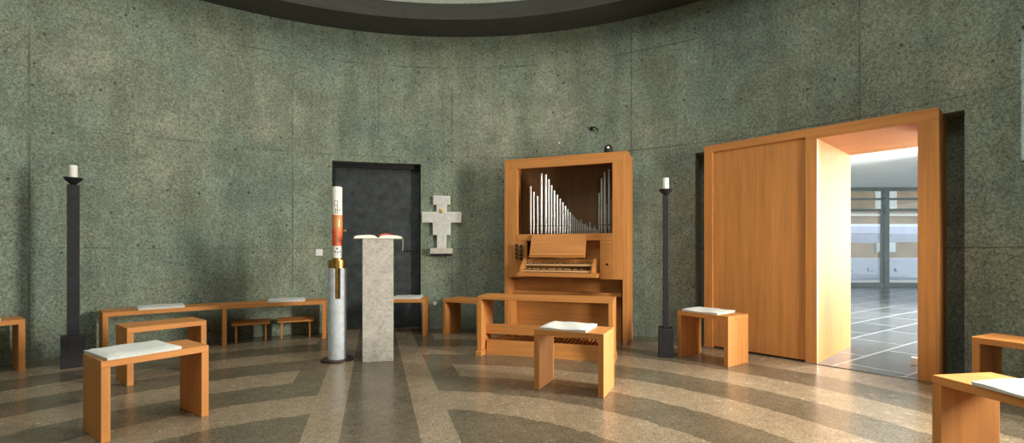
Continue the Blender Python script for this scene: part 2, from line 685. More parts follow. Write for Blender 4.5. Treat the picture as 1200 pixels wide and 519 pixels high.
quad_box(bm, (0.095, 0.02, 0.015), (0.532, 0.06, HT - 0.075))
quad_box(bm, (0.533, 0.02, 0.015), (0.985, 0.06, HT - 0.075))
link('sliding_panel', bm, WZ, portal, 0.0015)
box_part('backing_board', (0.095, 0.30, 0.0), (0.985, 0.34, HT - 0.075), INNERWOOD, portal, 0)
box_part('threshold', (0.98, -0.012, 0.0), (1.80, 0.0, 0.006), STEEL, portal, 0)

# ------------------------------------------------------------------ the hall beyond the portal
D = Vector((0.667, -0.746, 0)).normalized()
NN = Vector((0.746, 0.667, 0)).normalized()


def pw(t, s, z=0):
    return PL + D * t + NN * s + Vector((0, 0, z))


def slab(name, pts, z0, z1, mat):
    bm = bmesh.new()
    prism(bm, pts, 2, z0, z1)
    return struct(link(name, bm, mat))


slab('floor_passage', [tuple(pw(t, s).xy) for t, s in ((1.08, 0.0), (1.795, 0.0), (1.795, 0.55), (2.9, 0.55), (2.9, 1.19), (1.08, 1.19))], 0.0005, 0.004, SLATE)
hp = [tuple(pw(-3, 1.19).xy), tuple(pw(6, 1.19).xy), (15, 1.5), (15, 14.2), (0.5, 14.2)]
slab('floor_hall', hp, -0.1, 0.004, SLATE)
slab('ceiling_hall', [hp[0], tuple(pw(1.95, 1.0).xy), (7.4, 4.2), (15, 6.5), hp[3], hp[4]], 2.86, 3.0, HALLWHITE)
bm = bmesh.new()
L0, L1 = pw(-3, 1.0), pw(6, 1.0)
for t0, t1, z0, z1 in ((-3, 0.985, 0, 2.86), (3.4, 6, 0, 2.86), (0.985, 1.93, 2.2, 2.86)):
    c = [pw(t0, 1.0, z0), pw(t1, 1.0, z0), pw(t1, 1.185, z0), pw(t0, 1.185, z0)]
    prism(bm, [tuple(p.xy) for p in c], 2, z0, z1)
struct(link('wall_hall', bm, HALLWHITE))

# glazed front of the hall
FY = 13.9
fac = sempty('window_2', (0, FY, 0), math.radians(-2))
bm = bmesh.new()
quad_box(bm, (3, -0.06, 2.76), (15, 0.06, 2.86))
link('head_rail', bm, FACADEMETAL, fac, 0)
bm = bmesh.new()
quad_box(bm, (3, -0.03, 2.50), (15, 0.03, 2.56))
quad_box(bm, (3, -0.03, 2.17), (15, 0.03, 2.25))
link('transom', bm, FACADEMETAL, fac, 0)
bm = bmesh.new()
quad_box(bm, (3, -0.06, 0.0), (15, 0.06, 0.12))
link('bottom_rail', bm, FACADEMETAL, fac, 0)
for k in range(5):
    mx = 4.76 + 3.0 * k
    if mx > 14.9:
        break
    box_part('mullion', (mx - 0.07, -0.07, 0.0), (mx + 0.07, 0.07, 2.86), FACADEMETAL, fac, 0)
    box_part('pane', (mx + 0.07, -0.005, 0.12), (min(15, mx + 2.93), 0.005, 2.76), GLASS, fac, 0)
box_part('mullion', (10.63 - .035, -0.05, 0.12), (10.63 + .035, -0.031, 2.17), FACADEMETAL, fac, 0)
# ground outside the glass
slab('floor_street', [(-2, 14.2), (30, 14.2), (30, 26), (-2, 26)], -0.1, 0.0, KERB)


# ------------------------------------------------------------------ stools and benches (U shape: two side panels and a seat)
def place(FL, d, w, dep):
    d = Vector(d).normalized()
    p = Vector((-d.y, d.x))
    c = Vector(FL) + d * w / 2 + p * dep / 2
    return (c.x, c.y, 0), math.atan2(d.y, d.x), d, p


def make_bench(name, label, cat, FL, d, w=0.535, dep=0.34, h=0.453, group=None, t=0.042):
    loc, rz, dd, pp = place(FL, d, w, dep)
    o = thing(name, label, cat, loc, rz, group)
    hw_, hd = w / 2, dep / 2
    bm = bmesh.new()
    quad_box(bm, (-hw_, -hd, h - t), (hw_, hd, h))
    link('seat', bm, WX, o, 0.003)
    for s in (-1, 1):
        bm = bmesh.new()
        a, b_ = sorted((s * hw_, s * (hw_ - t)))
        quad_box(bm, (a, -hd, 0.0), (b_, hd, h - t))
        link('side_panel', bm, WZ, o, 0.003)
    return o


def make_cushion(label, bench, u, w=0.36, dep=0.35, v=0.0, rz=0.0, z=0.453, sag=0.006, group='seat cushions on stools and benches'):
    """a thin pad lying on a bench at local x = u"""
    bm = bmesh.new()
    nx, ny = 14, 10
    th = 0.028
    top, bot = [], []
    for i in range(nx + 1):
        for j in range(ny + 1):
            a, b_ = i / nx * 2 - 1, j / ny * 2 - 1
            k = max(abs(a), abs(b_))
            edge = max(0.0, (k - 0.82) / 0.18)
            x = a * w / 2 * (1 - 0.02 * abs(b_) ** 4)
            y = b_ * dep / 2 * (1 - 0.02 * abs(a) ** 4)
            zt = th * (1 - 0.38 * edge ** 2) + 0.0025 * math.sin(5.1 * a + 2 * b_) - sag * (1 - a * a) * 0.6
            top.append(bm.verts.new((x, y, zt)))
            bot.append(bm.verts.new((x * 0.985, y * 0.985, 0.0005)))
    I = lambda i, j: i * (ny + 1) + j
    for i in range(nx):
        for j in range(ny):
            bm.faces.new([top[I(i, j)], top[I(i + 1, j)], top[I(i + 1, j + 1)], top[I(i, j + 1)]])
            bm.faces.new([bot[I(i, j)], bot[I(i, j + 1)], bot[I(i + 1, j + 1)], bot[I(i + 1, j)]])
    rim = [(i, 0) for i in range(nx)] + [(nx, j) for j in range(ny)] + [(i, ny) for i in range(nx, 0, -1)] + [(0, j) for j in range(ny, 0, -1)]
    for k in range(len(rim)):
        p, q = rim[k], rim[(k + 1) % len(rim)]
        bm.faces.new([top[I(*p)], bot[I(*p)], bot[I(*q)], top[I(*q)]])
    o = link('seat_cushion', bm, CUSHION, smooth=True)
    M = Matrix.Translation(bench.location) @ Matrix.Rotation(bench.rotation_euler.z, 4, 'Z')
    o.location = M @ Vector((u, v, z))
    o.rotation_euler = (0, 0, bench.rotation_euler.z + rz)
    return tag(o, label, 'cushion', group)


GS = 'oak stools standing about the chapel'
GB = 'oak benches along the round wall'
st_front_left = make_bench('wooden_stool', 'large foreground oak stool at lower left with a pale grey cushion on its near end', 'stool', (-2.25, 2.568), (.578, .816), group=GS)
st_behind = make_bench('wooden_stool', 'bare oak stool behind the large foreground stool at left', 'stool', (-2.99, 3.644), (.626, .78), 0.546, group=GS)
st_center = make_bench('wooden_stool', 'oak stool with white cushion standing in front of the organ bench', 'stool', (.167, 3.566), (.487, -.221), h=0.46, group=GS)
st_door = make_bench('wooden_stool', 'oak stool with grey cushion beside the big oak door panel', 'stool', (1.646, 4.676), (.57, -.82), h=0.458, group=GS)
st_ambo = make_bench('wooden_stool', 'oak stool with grey cushion half hidden behind the stone ambo, before the dark door', 'stool', (-1.60, 5.775), (.998, .06), group=GS)
st_cross = make_bench('wooden_stool', 'bare oak stool against the wall between the cross and the organ', 'stool', (-.865, 5.87), (.88, -.47), group=GS)
st_right = make_bench('wooden_stool', 'shaded oak stool cut by the right edge in the foreground with pale cushion', 'stool', (2.046, 2.287), (.15, -.989), group=GS)


def make_curved_bench(label, posts, rin=4.5, dep=0.34, h=0.453, t=0.042):
    """a bench following the round wall: one bent seat on radial side panels at the given wall angles"""
    tm = 0.5 * (posts[0] + posts[-1])
    px_, py_ = on_wall(tm, rin + dep / 2)
    o = thing('wall_bench', label, 'bench', (px_, py_, 0), wall_rz(tm), GB)
    inv = (Matrix.Translation(o.location) @ Matrix.Rotation(o.rotation_euler.z, 4, 'Z')).inverted()

    def P(th, r, z):
        x_, y_ = on_wall(th, r)
        return inv @ Vector((x_, y_, z))
    n_ = 24
    rows = []
    for i in range(n_ + 1):
        th = posts[0] + (posts[-1] - posts[0]) * i / n_
        rows.append([P(th, rin, h - t), P(th, rin, h), P(th, rin + dep, h), P(th, rin + dep, h - t)])
    bm = bmesh.new()
    vs = [[bm.verts.new(p) for p in r_] for r_ in rows]
    for A, B in zip(vs, vs[1:]):
        for k in range(4):
            bm.faces.new([A[k], A[(k + 1) % 4], B[(k + 1) % 4], B[k]])
    bm.faces.new(vs[0])
    bm.faces.new(vs[-1][::-1])
    link('seat', bm, WX, o, 0.002)
    da = math.degrees(t / rin)
    for i, th in enumerate(posts):
        a0 = th if i == 0 else (th - da if i == len(posts) - 1 else th - da / 2)
        bm = bmesh.new()
        pts = [P(a0, rin, 0).xy, P(a0 + da, rin, 0).xy, P(a0 + da, rin + dep, 0).xy, P(a0, rin + dep, 0).xy]
        prism(bm, [tuple(p) for p in pts], 2, 0.0, h - t)
        link('side_panel', bm, WZ, o, 0.002)
    return o


class Spot:
    """a place on a curved bench for something to lie on"""
    def __init__(self, theta, r):
        x_, y_ = on_wall(theta, r)
        self.location = Vector((x_, y_, 0))
        self.rotation_euler = Vector((0, 0, wall_rz(theta)))


bn_pair = make_curved_bench('long curved oak wall bench behind the left foreground stools, low kneelers under it', (-46.1, -33.2, -19.9))
bn_far = make_curved_bench('oak wall bench cut by the left edge of the picture beside the black stand', (-66, -52.7))
bn_right = make_curved_bench('dark oak wall bench at far right beyond the door frame, behind the foreground stool', (64.3, 77.5), 4.35)

make_cushion('pale grey cushion on the large foreground stool at lower left', st_front_left, -0.075, 0.37, 0.37, -0.005, 0.05)
make_cushion('white cushion on the stool in front of the organ bench', st_center, -0.045, 0.37, 0.33, 0.0, 0.0, z=0.46)
make_cushion('grey cushion on the stool beside the oak door panel', st_door, -0.04, 0.38, 0.33, 0.0, 0.04, z=0.458)
make_cushion('grey cushion on the stool behind the stone ambo', st_ambo, 0.02, 0.36, 0.33, 0.0, 0.0)
make_cushion('pale cushion on the shaded foreground stool at the right edge', st_right, 0.085, 0.35, 0.36, -0.005, -0.05)
make_cushion('thin grey cushion on the curved wall bench, the one farther from the white candle', Spot(-40.2, 4.67), 0, 0.40, 0.32, 0.0, 0.0)
make_cushion('thin grey cushion on the curved wall bench just left of the tall white candle', Spot(-25.3, 4.67), 0, 0.40, 0.32, 0.0, 0.0)
make_cushion('sliver of pale cushion on the bench at the left edge of the picture', Spot(-57.0, 4.67), 0, 0.40, 0.32, 0.0, 0.0)


def kneeler(label, bench, u0, u1):
    M = Matrix.Translation(bench.location) @ Matrix.Rotation(bench.rotation_euler.z, 4, 'Z')
    p = M @ Vector(((u0 + u1) / 2, 0.03, 0))
    o = thing('kneeling_stool', label, 'stool', p, bench.rotation_euler.z, 'low kneelers under the wall bench')
    w = (u1 - u0) / 2
    bm = bmesh.new()
    prism(bm, [(-0.085, 0.195), (0.085, 0.225), (0.085, 0.241), (-0.085, 0.211)], 0, -w, w)
    link('seat', bm, WX, o, 0.002)
    for s in (-1, 1):
        bm = bmesh.new()
        a = s * (w - 0.045)
        prism(bm, [(-0.055, 0.0), (0.055, 0.0), (0.055, 0.2197), (-0.055, 0.2003)], 0, a - 0.010, a + 0.010)
        link('leg', bm, WZ, o, 0.001)
    return o


kneeler('low wooden kneeling stool under the wall bench, farther from the white candle', Spot(-29.9, 4.68), -0.195, 0.195)
kneeler('low wooden kneeling stool under the wall bench, nearer the white candle', Spot(-24.1, 4.70), -0.20, 0.20)

# ------------------------------------------------------------------ the organ
OW, OH, OD = 1.475, 2.16, 0.46
organ = thing('pipe_organ', 'oak cabinet organ with metal pipes above two keyboards against the wall', 'organ', (-0.092, 5.741, 0), math.atan2(-0.367, 0.93))
WL, WR, WB, WT = 0.165, 1.307, 1.25, 2.042
for a, b_, inner in ((0, 0.055, 1), (OW - 0.055, OW, -1)):
    bm = bmesh.new()
    quad_box(bm, (a, 0, 0), (b_, OD, OH - 0.02))
    link('case_side', bm, WZ, organ, 0.003)
box_part('case_stile', (0.055, 0.0, 0.73), (WL, 0.05, OH - 0.118), WZ, organ)
box_part('case_stile', (WR, 0.0, 0.73), (OW - 0.055, 0.05, OH - 0.118), WZ, organ)
box_part('top_rail', (0.055, 0.0, WT), (OW - 0.055, 0.05, OH - 0.02), WX, organ)
box_part('case_top', (0.0, -0.002, OH - 0.02), (OW, OD, OH), WX, organ)
box_part('window_sill', (WL, -0.004, 1.17), (WR, 0.20, WB), WX, organ)
box_part('console_panel', (WL, 0.0, 0.73), (0.287, 0.05, 1.17), WX, organ)
box_part('console_panel', (1.168, 0.0, 0.73), (WR, 0.05, 1.17), WX, organ)
box_part('console_back', (0.287, 0.12, 0.73), (1.168, 0.15, 1.17), WX, organ)
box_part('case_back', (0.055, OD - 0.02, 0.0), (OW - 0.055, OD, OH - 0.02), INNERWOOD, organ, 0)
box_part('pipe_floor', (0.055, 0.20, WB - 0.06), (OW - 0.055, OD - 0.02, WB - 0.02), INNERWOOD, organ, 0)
# knee space
box_part('knee_panel', (0.075, 0.16, 0.57), (OW - 0.075, 0.19, 0.73), WX, organ)
box_part('knee_panel', (0.075, 0.24, 0.0), (OW - 0.075, 0.27, 0.53), WX, organ)
box_part('ledge', (0.06, 0.08, 0.53), (OW - 0.075, 0.27, 0.57), WX, organ)
box_part('front_post', (0.055, 0.02, 0.0), (0.075, 0.27, 0.73), WZ, organ, 0.001)
box_part('front_post', (OW - 0.07, 0.02, 0.0), (OW - 0.055, 0.27, 0.73), DARKWOOD, organ, 0.001)  # dark strip takes the place of the shaded gap on this side
# music desk, leaning back
bm = bmesh.new()
prism(bm, [(-0.11, 1.00), (-0.085, 0.985), (0.005, 1.235), (-0.018, 1.24)], 0, 0.36, 1.02)
link('music_desk', bm, WX, organ, 0.002)
box_part('desk_lip', (0.36, -0.135, 0.975), (1.02, -0.0865, 0.995), WX, organ, 0.002)


# keyboards
def manual(y0, z, x0, x1):
    slip = box_part('key_slip', (x0, y0, z - 0.028), (x1, y0 + 0.018, z - 0.004), PALEWOOD, organ, 0.001)
    bm = bmesh.new()
    n = 30
    kw = (x1 - x0) / n
    for k in range(n):
        quad_box(bm, (x0 + k * kw + 0.0006, y0 + 0.019, z - 0.012), (x0 + (k + 1) * kw - 0.0006, y0 + 0.12, z))
    link('natural_keys', bm, DARKWOOD, slip, 0)
    bm = bmesh.new()
    for k in range(n):
        if k % 7 in (0, 1, 3, 4, 5):
            c = x0 + (k + 1) * kw
            quad_box(bm, (c - 0.005, y0 + 0.06, z + 0.0002), (c + 0.005, y0 + 0.12, z + 0.010))
    link('sharp_keys', bm, PALEWOOD, slip, 0)


manual(-0.16, 0.835, 0.30, 1.10)
manual(-0.09, 0.905, 0.30, 1.10)
box_part('key_bed', (0.24, -0.19, 0.755), (1.17, 0.0, 0.80), WX, organ)
for a in (0.262, 1.105):
    bm = bmesh.new()
    prism(bm, [(-0.185, 0.80), (0.0, 0.80), (0.0, 0.965), (-0.045, 0.965), (-0.175, 0.845)], 0, a, a + 0.034)
    link('key_cheek', bm, WY, organ, 0.003)
box_part('fallboard', (0.298, 0.0, 0.80), (1.102, 0.03, 0.955), WX, organ)
for col in range(2):
    for row in range(4):
        bm = bmesh.new()
        lathe(bm, [(0.009, 0.0), (0.009, 0.03), (0.020, 0.032), (0.021, 0.045), (0.014, 0.052), (0.0, 0.053)], 12)
        k = link('stop_knob', bm, DARKWOOD, organ, smooth=True)
        k.location = (0.178 + 0.058 * col, 0.0, 1.115 - 0.048 * row - 0.012 * col)
        k.rotation_euler = (PI / 2, 0, 0)
bm = bmesh.new()
lathe(bm, [(0.014, 0.0), (0.014, 0.004), (0.0, 0.005)], 12)
k = link('key_lock', bm, DARKWOOD, organ, smooth=True)
k.location = (1.25, 0.0, 0.90)
k.rotation_euler = (PI / 2, 0, 0)


def pipe(x, y, top, r):
    z0 = WB - 0.02
    foot = 0.12 if top - z0 > 0.3 else 0.05
    bm = bmesh.new()
    lathe(bm, [(r * 0.35, 0), (r, foot), (r, top - z0), (r * 0.85, top - z0 - 0.001)], 14)
    p = link('organ_pipe', bm, TIN, organ, smooth=True)
    p.location = (x, y, z0)
    bm = bmesh.new()
    quad_box(bm, (-r * 0.55, -r - 0.0008, foot + 0.003), (r * 0.55, -r * 0.75, foot + 0.003 + r * 0.9))
    m = link('pipe_mouth', bm, PIPEMOUTH, p)


# front row: three outer left pipes, falling curve, then the tall ones at right
row = [(0.245, 1.86, 0.013), (0.285, 1.79, 0.012), (0.335, 1.735, 0.012), (0.385, 2.015, 0.017), (0.442, 2.00, 0.017),
       (0.480, 1.935, 0.015), (0.515, 1.86, 0.014), (0.552, 1.795, 0.013), (0.590, 1.74, 0.013), (0.626, 1.69, 0.012),
       (0.660, 1.645, 0.012), (0.693, 1.60, 0.011), (0.724, 1.56, 0.011), (0.753, 1.52, 0.010), (0.781, 1.49, 0.010),
       (0.808, 1.462, 0.009), (0.834, 1.437, 0.009), (0.859, 1.415, 0.008), (0.883, 1.396, 0.008), (0.906, 1.380, 0.0075),
       (0.928, 1.366, 0.007), (0.949, 1.354, 0.007), (0.969, 1.344, 0.007), (0.989, 1.335, 0.006), (1.008, 1.328, 0.006),
       (1.027, 1.321, 0.006), (1.046, 1.315, 0.006), (1.065, 1.31, 0.006), (1.084, 1.305, 0.006),
       (1.108, 1.74, 0.010), (1.138, 1.91, 0.013), (1.176, 1.985, 0.015), (1.228, 2.015, 0.017), (1.275, 1.50, 0.011)]
for x, t, r in row:
    pipe(x, 0.27, t, r)
for k in range(16):                                                  # shorter row behind
    x = 0.27 + 0.055 * k
    pipe(x, 0.335, 1.60 - 0.018 * k + (0.03 if k % 2 else 0), 0.010)
for k in range(3):
    pipe(1.12 + 0.06 * k, 0.335, 1.55 + 0.06 * k, 0.011)

# spot lamp on the case top
sp = thing('spotlight', 'small black domed spot lamp standing on top of the organ at right', 'lamp', Vector((-0.092, 5.741, OH)) + Vector((.93, -.367, 0)) * 1.245 + Vector((.367, .93, 0)) * 0.10, -0.2)
bm = bmesh.new()
lathe(bm, [(0.066, 0.0), (0.066, 0.012), (0.05, 0.02)], 20)
link('base', bm, BLACKPLASTIC, sp, smooth=True)
bm = bmesh.new()
lathe(bm, [(0.046, 0.02), (0.048, 0.055), (0.04, 0.085), (0.022, 0.103), (0.0, 0.108)], 20)
link('dome', bm, BLACKPLASTIC, sp, smooth=True)
bm = bmesh.new()
lathe(bm, [(0.014, 0.0), (0.014, 0.006), (0.0, 0.008)], 14)
k = link('lens', bm, WHITEPLASTIC, sp, smooth=True)  # white disc paints in the highlight on the black dome
k.location = (0.0, -0.0465, 0.065)
k.rotation_euler = (PI / 2, 0, 0)

# organ bench
BW, BD, BH = 1.34, 0.34, 0.60
loc, brz, bd_, bp_ = place((-.349, 4.713), (.956, -.292), BW, BD)
bench = thing('organ_bench', 'long oak organ bench straddling the pedals before the keyboards', 'bench', loc, brz)
box_part('seat', (-BW / 2, -BD / 2, BH - 0.034), (BW / 2, BD / 2, BH), WX, bench)
for s in (-1, 1):
    a, b_ = sorted((s * BW / 2, s * (BW / 2 - 0.045)))
    leg = box_part('leg', (a, -BD / 2, 0.05), (b_, BD / 2, BH - 0.034), WZ, bench)
    box_part('foot', (a - 0.008, -BD / 2 - 0.03, 0.0), (b_ + 0.008, BD / 2, 0.05), WY, leg)
box_part('stretcher', (-BW / 2 + 0.045, -BD / 2 + 0.13, 0.204), (BW / 2 - 0.045, -BD / 2 + 0.165, 0.305), WX, bench)

# pedalboard
ped = thing('pedalboard', 'oak organ pedalboard with rows of slats on the floor beneath the organ bench', 'pedalboard', loc, brz)
px0, px1, py0, py1 = -BW / 2 + 0.06, BW / 2 - 0.06, -BD / 2 + 0.09, 0.72
bm = bmesh.new()
prism(bm, [(py0, 0.0), (py0 + 0.045, 0.0), (py0 + 0.065, 0.135), (py0 + 0.025, 0.15)], 0, px0, px1)
link('front_board', bm, WX, ped, 0.002)
for s in (0, 1):
    x = px0 if s == 0 else px1 - 0.03
    box_part('side_board', (x, py0 + 0.066, 0.0), (x + 0.03, py1, 0.12), WY, ped, 0.002)
box_part('heel_board', (px0 + 0.03, py1 - 0.03, 0.0), (px1 - 0.03, py1, 0.12), WX, ped, 0.002)
box_part('bed', (px0 + 0.03, py0 + 0.066, 0.0), (px1 - 0.03, py1 - 0.03, 0.05), DARKWOOD, ped, 0)
n = 27
for k in range(n):
    x = px0 + 0.055 + (px1 - px0 - 0.11) * k / (n - 1)
    bm = bmesh.new()
    quad_box(bm, (x - 0.011, py0 + 0.068, 0.05), (x + 0.011, py1 - 0.032, 0.125))
    if k % 12 in (1, 3, 6, 8, 10):
        quad_box(bm, (x - 0.010, py0 + 0.40, 0.125), (x + 0.010, py0 + 0.55, 0.165))
    link('pedal', bm, WY, ped, 0)

# ------------------------------------------------------------------ the ambo and its book
amb_rz = math.atan2(-0.28, -0.96) + PI / 2
amb_rz = math.atan2(0.28, 0.96)
ax, ay = -1.27 - 0.28 * 0.14, 4.45 + 0.96 * 0.14
bm = bmesh.new()
quad_box(bm, (-0.142, -0.14, 0.0), (0.142, 0.14, 1.168))
amb = link('ambo', bm, TRAVERTINE, None, 0.004, loc=(ax, ay, 0))
amb.rotation_euler = (0, 0, amb_rz)
tag(amb, 'square pale travertine ambo pillar carrying an open book', 'lectern')
book = thing('open_book', 'open lectionary with red sheet lying on the stone ambo', 'book', (ax, ay, 1.168), amb_rz)
bm = bmesh.new()
quad_box(bm, (-0.222, -0.15, 0.0), (0.222, 0.15, 0.006))
link('cover', bm, RIBBON, book, 0.001)
for s in (-1, 1):
    bm = bmesh.new()
    pts = [(0.0, 0.0065), (0.03 * s, 0.030), (0.07 * s, 0.036), (0.13 * s, 0.034), (0.18 * s, 0.030), (0.212 * s, 0.022), (0.214 * s, 0.0065)]
    va = [(p[0], p[1]) for p in pts]
    prism(bm, va, 1, -0.142, 0.142)
    link('pages', bm, PAPER, book)
bm = bmesh.new()
prism(bm, [(0.004, 0.030), (0.03, 0.046), (0.08, 0.052), (0.13, 0.040), (0.175, 0.034), (0.175, 0.032), (0.13, 0.0365), (0.07, 0.040), (0.03, 0.034)], 1, -0.13, 0.13)
link('red_sheet', bm, REDPAPER, book)
bm = bmesh.new()
prism(bm, [(0.205, 0.026), (0.222, 0.022), (0.231, 0.0), (0.234, -0.05), (0.230, -0.115), (0.226, -0.115), (0.230, -0.05), (0.227, 0.0), (0.219, 0.019), (0.205, 0.0235)], 1, -0.135, -0.118)
link('ribbon', bm, RIBBON, book)

# ------------------------------------------------------------------ paschal candle on its stand
PX, PY = -1.686, 4.53
prz2 = math.atan2(PX, PY) * -1
ps = thing('paschal_stand', 'grey cylindrical candle stand with brass tube and dark round foot', 'candle stand', (PX, PY, 0), prz2)
bm = bmesh.new()
lathe(bm, [(0.152, 0.0), (0.152, 0.012), (0.145, 0.018), (0.0, 0.018)], 40)
link('foot_plate', bm, BRONZE, ps, smooth=True)
bm = bmesh.new()
pa = [-180, -168] + [-156 + 8 * k for k in range(0, 0)] 
pa = sorted(set([-180 + 10 * k for k in range(37)] + [153, 207 - 360]))
pa = [a for a in pa if not (abs(abs(a) - 150) < 4)]
ring_cells(bm, pa, [0.018, 0.30, 0.596, 0.888], 0.062, 0.086,
           lambda i, j: None if (j == 2 and abs(0.5 * (pa[i] + pa[i + 1])) > 153) else 0.062)
link('column', bm, COLUMN, ps, smooth=True)
bm = bmesh.new()
lathe(bm, [(0.050, 0.575), (0.050, 0.985), (0.043, 0.985), (0.043, 0.975)], 28)
link('brass_tube', bm, BRASS, ps, smooth=True)
bm = bmesh.new()
lathe(bm, [(0.052, 0.889), (0.082, 0.889), (0.082, 0.965), (0.052, 0.965), (0.052, 0.889)], 32)
link('brass_collar', bm, BRASS, ps, smooth=True)
box_part('column_floor', (-0.04, -0.04, 0.55), (0.04, 0.04, 0.574), COLUMN, ps, 0)

pc = thing('paschal_candle', 'tall thick white candle with red and orange band in the grey stand', 'candle', (PX, PY, 0.985), prz2)
r = 0.0455
bm = bmesh.new()
lathe(bm, [(r, 0.0), (r, 0.675), (r * .9, 0.684), (r * .55, 0.678), (0.0, 0.674)], 28)
link('wax_body', bm, WAX, pc, smooth=True)
bm = bmesh.new()
tube(bm, [(0, 0, 0.672), (0.002, 0, 0.69), (0.005, 0, 0.70)], 0.002, 6)
link('wick', bm, INK, pc)
for nm, z0, z1, mt in (('red_band', 0.115, 0.275, RED), ('orange_band', 0.275, 0.412, ORANGE)):
    bm = bmesh.new()
    lathe(bm, [(r + 0.0004, z0), (r + 0.0014, z0 + 0.001), (r + 0.0014, z1 - 0.001), (r + 0.0004, z1)], 28)
    link(nm, bm, mt, pc, smooth=True)


def decal(bm, u0, u1, z0, z1, rr=r + 0.001):
    """small raised patch on the candle's front; u is arc length from the front"""
    a = [math.radians(-90) + u / r for u in (u0, (u0 + u1) / 2, u1)]
    v0 = [bm.verts.new((rr * math.cos(t), rr * math.sin(t), z0)) for t in a]
    v1 = [bm.verts.new((rr * math.cos(t), rr * math.sin(t), z1)) for t in a]
    for k in range(2):
        bm.faces.new([v0[k], v0[k + 1], v1[k + 1], v1[k]])


bm = bmesh.new()
for u0, u1, z0, z1 in ((-.030, .004, .500, .505), (-.030, .004, .545, .550), (-.030, -.026, .50, .55), (.000, .004, .43, .55),
                       (-.012, .022, .455, .460), (.010, .026, .48, .484), (-.016, -.012, .43, .48), (.022, .026, .44, .47), (-.02, .02, .425, .430)):
    decal(bm, u0, u1, z0, z1)
link('painted_signs', bm, INK, pc)
bm = bmesh.new()
for u0, u1, z0, z1 in ((-.030, -.008, .055, .066), (-.002, .012, .045, .060), (.016, .034, .055, .066), (-.03, .03, .025, .030), (-.008, .008, .080, .098)):
    decal(bm, u0, u1, z0, z1)
link('painted_signs', bm, BLUEPRINT, pc)
bm = bmesh.new()
for u0, u1, z0, z1 in ((-.005, .005, .130, .39), (-.024, .024, .258, .268), (-.02, -.012, .30, .37), (.012, .02, .30, .37)):
    decal(bm, u0, u1, z0, z1, r + 0.0022)
link('gilt_cross', bm, GOLD, pc)
bm = bmesh.new()
tube(bm, [(r - 0.004, -0.008, 0.264), (r + 0.02, -0.012, 0.264)], 0.004, 8)
lathe(bm, [(0.009, 0.257), (0.009, 0.271)], 10, (r + 0.024, -0.012, 0))
link('incense_nail', bm, BRASS, pc)


# ------------------------------------------------------------------ black candle stands
def candle_stand(label, clabel, x, y, rz, h=1.70):
    o = thing('iron_candle_stand', label, 'candle stand', (x, y, 0), rz, 'tall black candle stands by the wall')
    box_part('base_block', (-0.085, -0.07, 0.0), (0.085, 0.07, 0.285), IRON, o, 0.004)
    box_part('post', (-0.043, -0.026, 0.285), (0.043, 0.026, h - 0.065), IRON, o, 0.003)
    bm = bmesh.new()
    lathe(bm, [(0.022, h - 0.065), (0.030, h - 0.05), (0.056, h - 0.028), (0.070, h - 0.002), (0.066, h - 0.002), (0.050, h - 0.022), (0.02, h - 0.034), (0.0, h - 0.034)], 24)
    link('drip_dish', bm, IRON, o, smooth=True)
    c = thing('stand_candle', clabel, 'candle', (x, y, h - 0.0345), rz, 'short white candles on the black stands')
    bm = bmesh.new()
    lathe(bm, [(0.030, 0.001), (0.030, 0.140), (0.026, 0.147), (0.0, 0.143)], 18)
    link('wax_body', bm, WAX, c, smooth=True)
    bm = bmesh.new()
    tube(bm, [(0, 0, 0.143), (0.001, 0, 0.158)], 0.0015, 5)
    link('wick', bm, INK, c)
    return o


candle_stand('tall black iron candle stand at left behind the foreground stool', 'short white candle on the left black stand', -4.0, 4.28, math.radians(43), 1.72)
candle_stand('tall black iron candle stand between the organ and the oak door panel', 'short white candle on the stand between organ and oak door', 1.54, 4.70, math.radians(75), 1.67)

# ------------------------------------------------------------------ cross on its ledge
tc = -2.85
cxp, cyp = on_wall(tc, R)
cross = thing('wall_cross', 'pale silver stepped cross standing on a small ledge on the concrete wall', 'cross', (cxp, cyp, 0), wall_rz(tc))
out = [(-.063, 1.087), (.063, 1.087), (.063, 1.262), (.118, 1.262), (.118, 1.429), (.262, 1.429), (.262, 1.572), (.068, 1.572), (.068, 1.666), (.112, 1.666), (.112, 1.787)]
out = out + [(-a, b_) for a, b_ in out[::-1]][:-1]
bm = bmesh.new()
prism(bm, out[:] if out[0] != out[-1] else out[:-1], 1, -0.055, -0.02)
link('cross_body', bm, SILVERRIM, cross, 0.002)
for x0, x1, z0, z1 in ((-.100, .100, 1.678, 1.775), (-.055, .055, 1.572, 1.678), (-.250, .250, 1.441, 1.560), (-.105, .105, 1.274, 1.441), (-.051, .051, 1.10, 1.274)):
    box_part('face_panel', (x0, -0.058, z0), (x1, -0.0552, z1), SILVER, cross, 0)
bm = bmesh.new()
lathe(bm, [(0.032, 0.0), (0.032, 0.006), (0.024, 0.010), (0.0, 0.010)], 20)
k = link('gilt_disc', bm, GOLD, cross, smooth=True)
k.location = (0, -0.058, 1.588)
k.rotation_euler = (PI / 2, 0, 0)
bm = bmesh.new()
for s in (-1, 1):
    quad_box(bm, (s * .05 - .012, -0.02, 1.45), (s * .05 + .012, 0.003, 1.55))
link('wall_bracket', bm, IRON, cross)
led = thing('wall_ledge', 'small pale stone ledge under the silver cross', 'shelf', (cxp, cyp, 0), wall_rz(tc))
box_part('shelf_slab', (-.145, -0.12, 1.012), (.145, 0.004, 1.086), STONEPALE, led, 0.003)
box_part('ledge_shadow_bar', (-.14, -0.10, 0.985), (.14, 0.004, 1.012), IRON, led, 0.001)  # dark bar stands in for the shadow below the slab


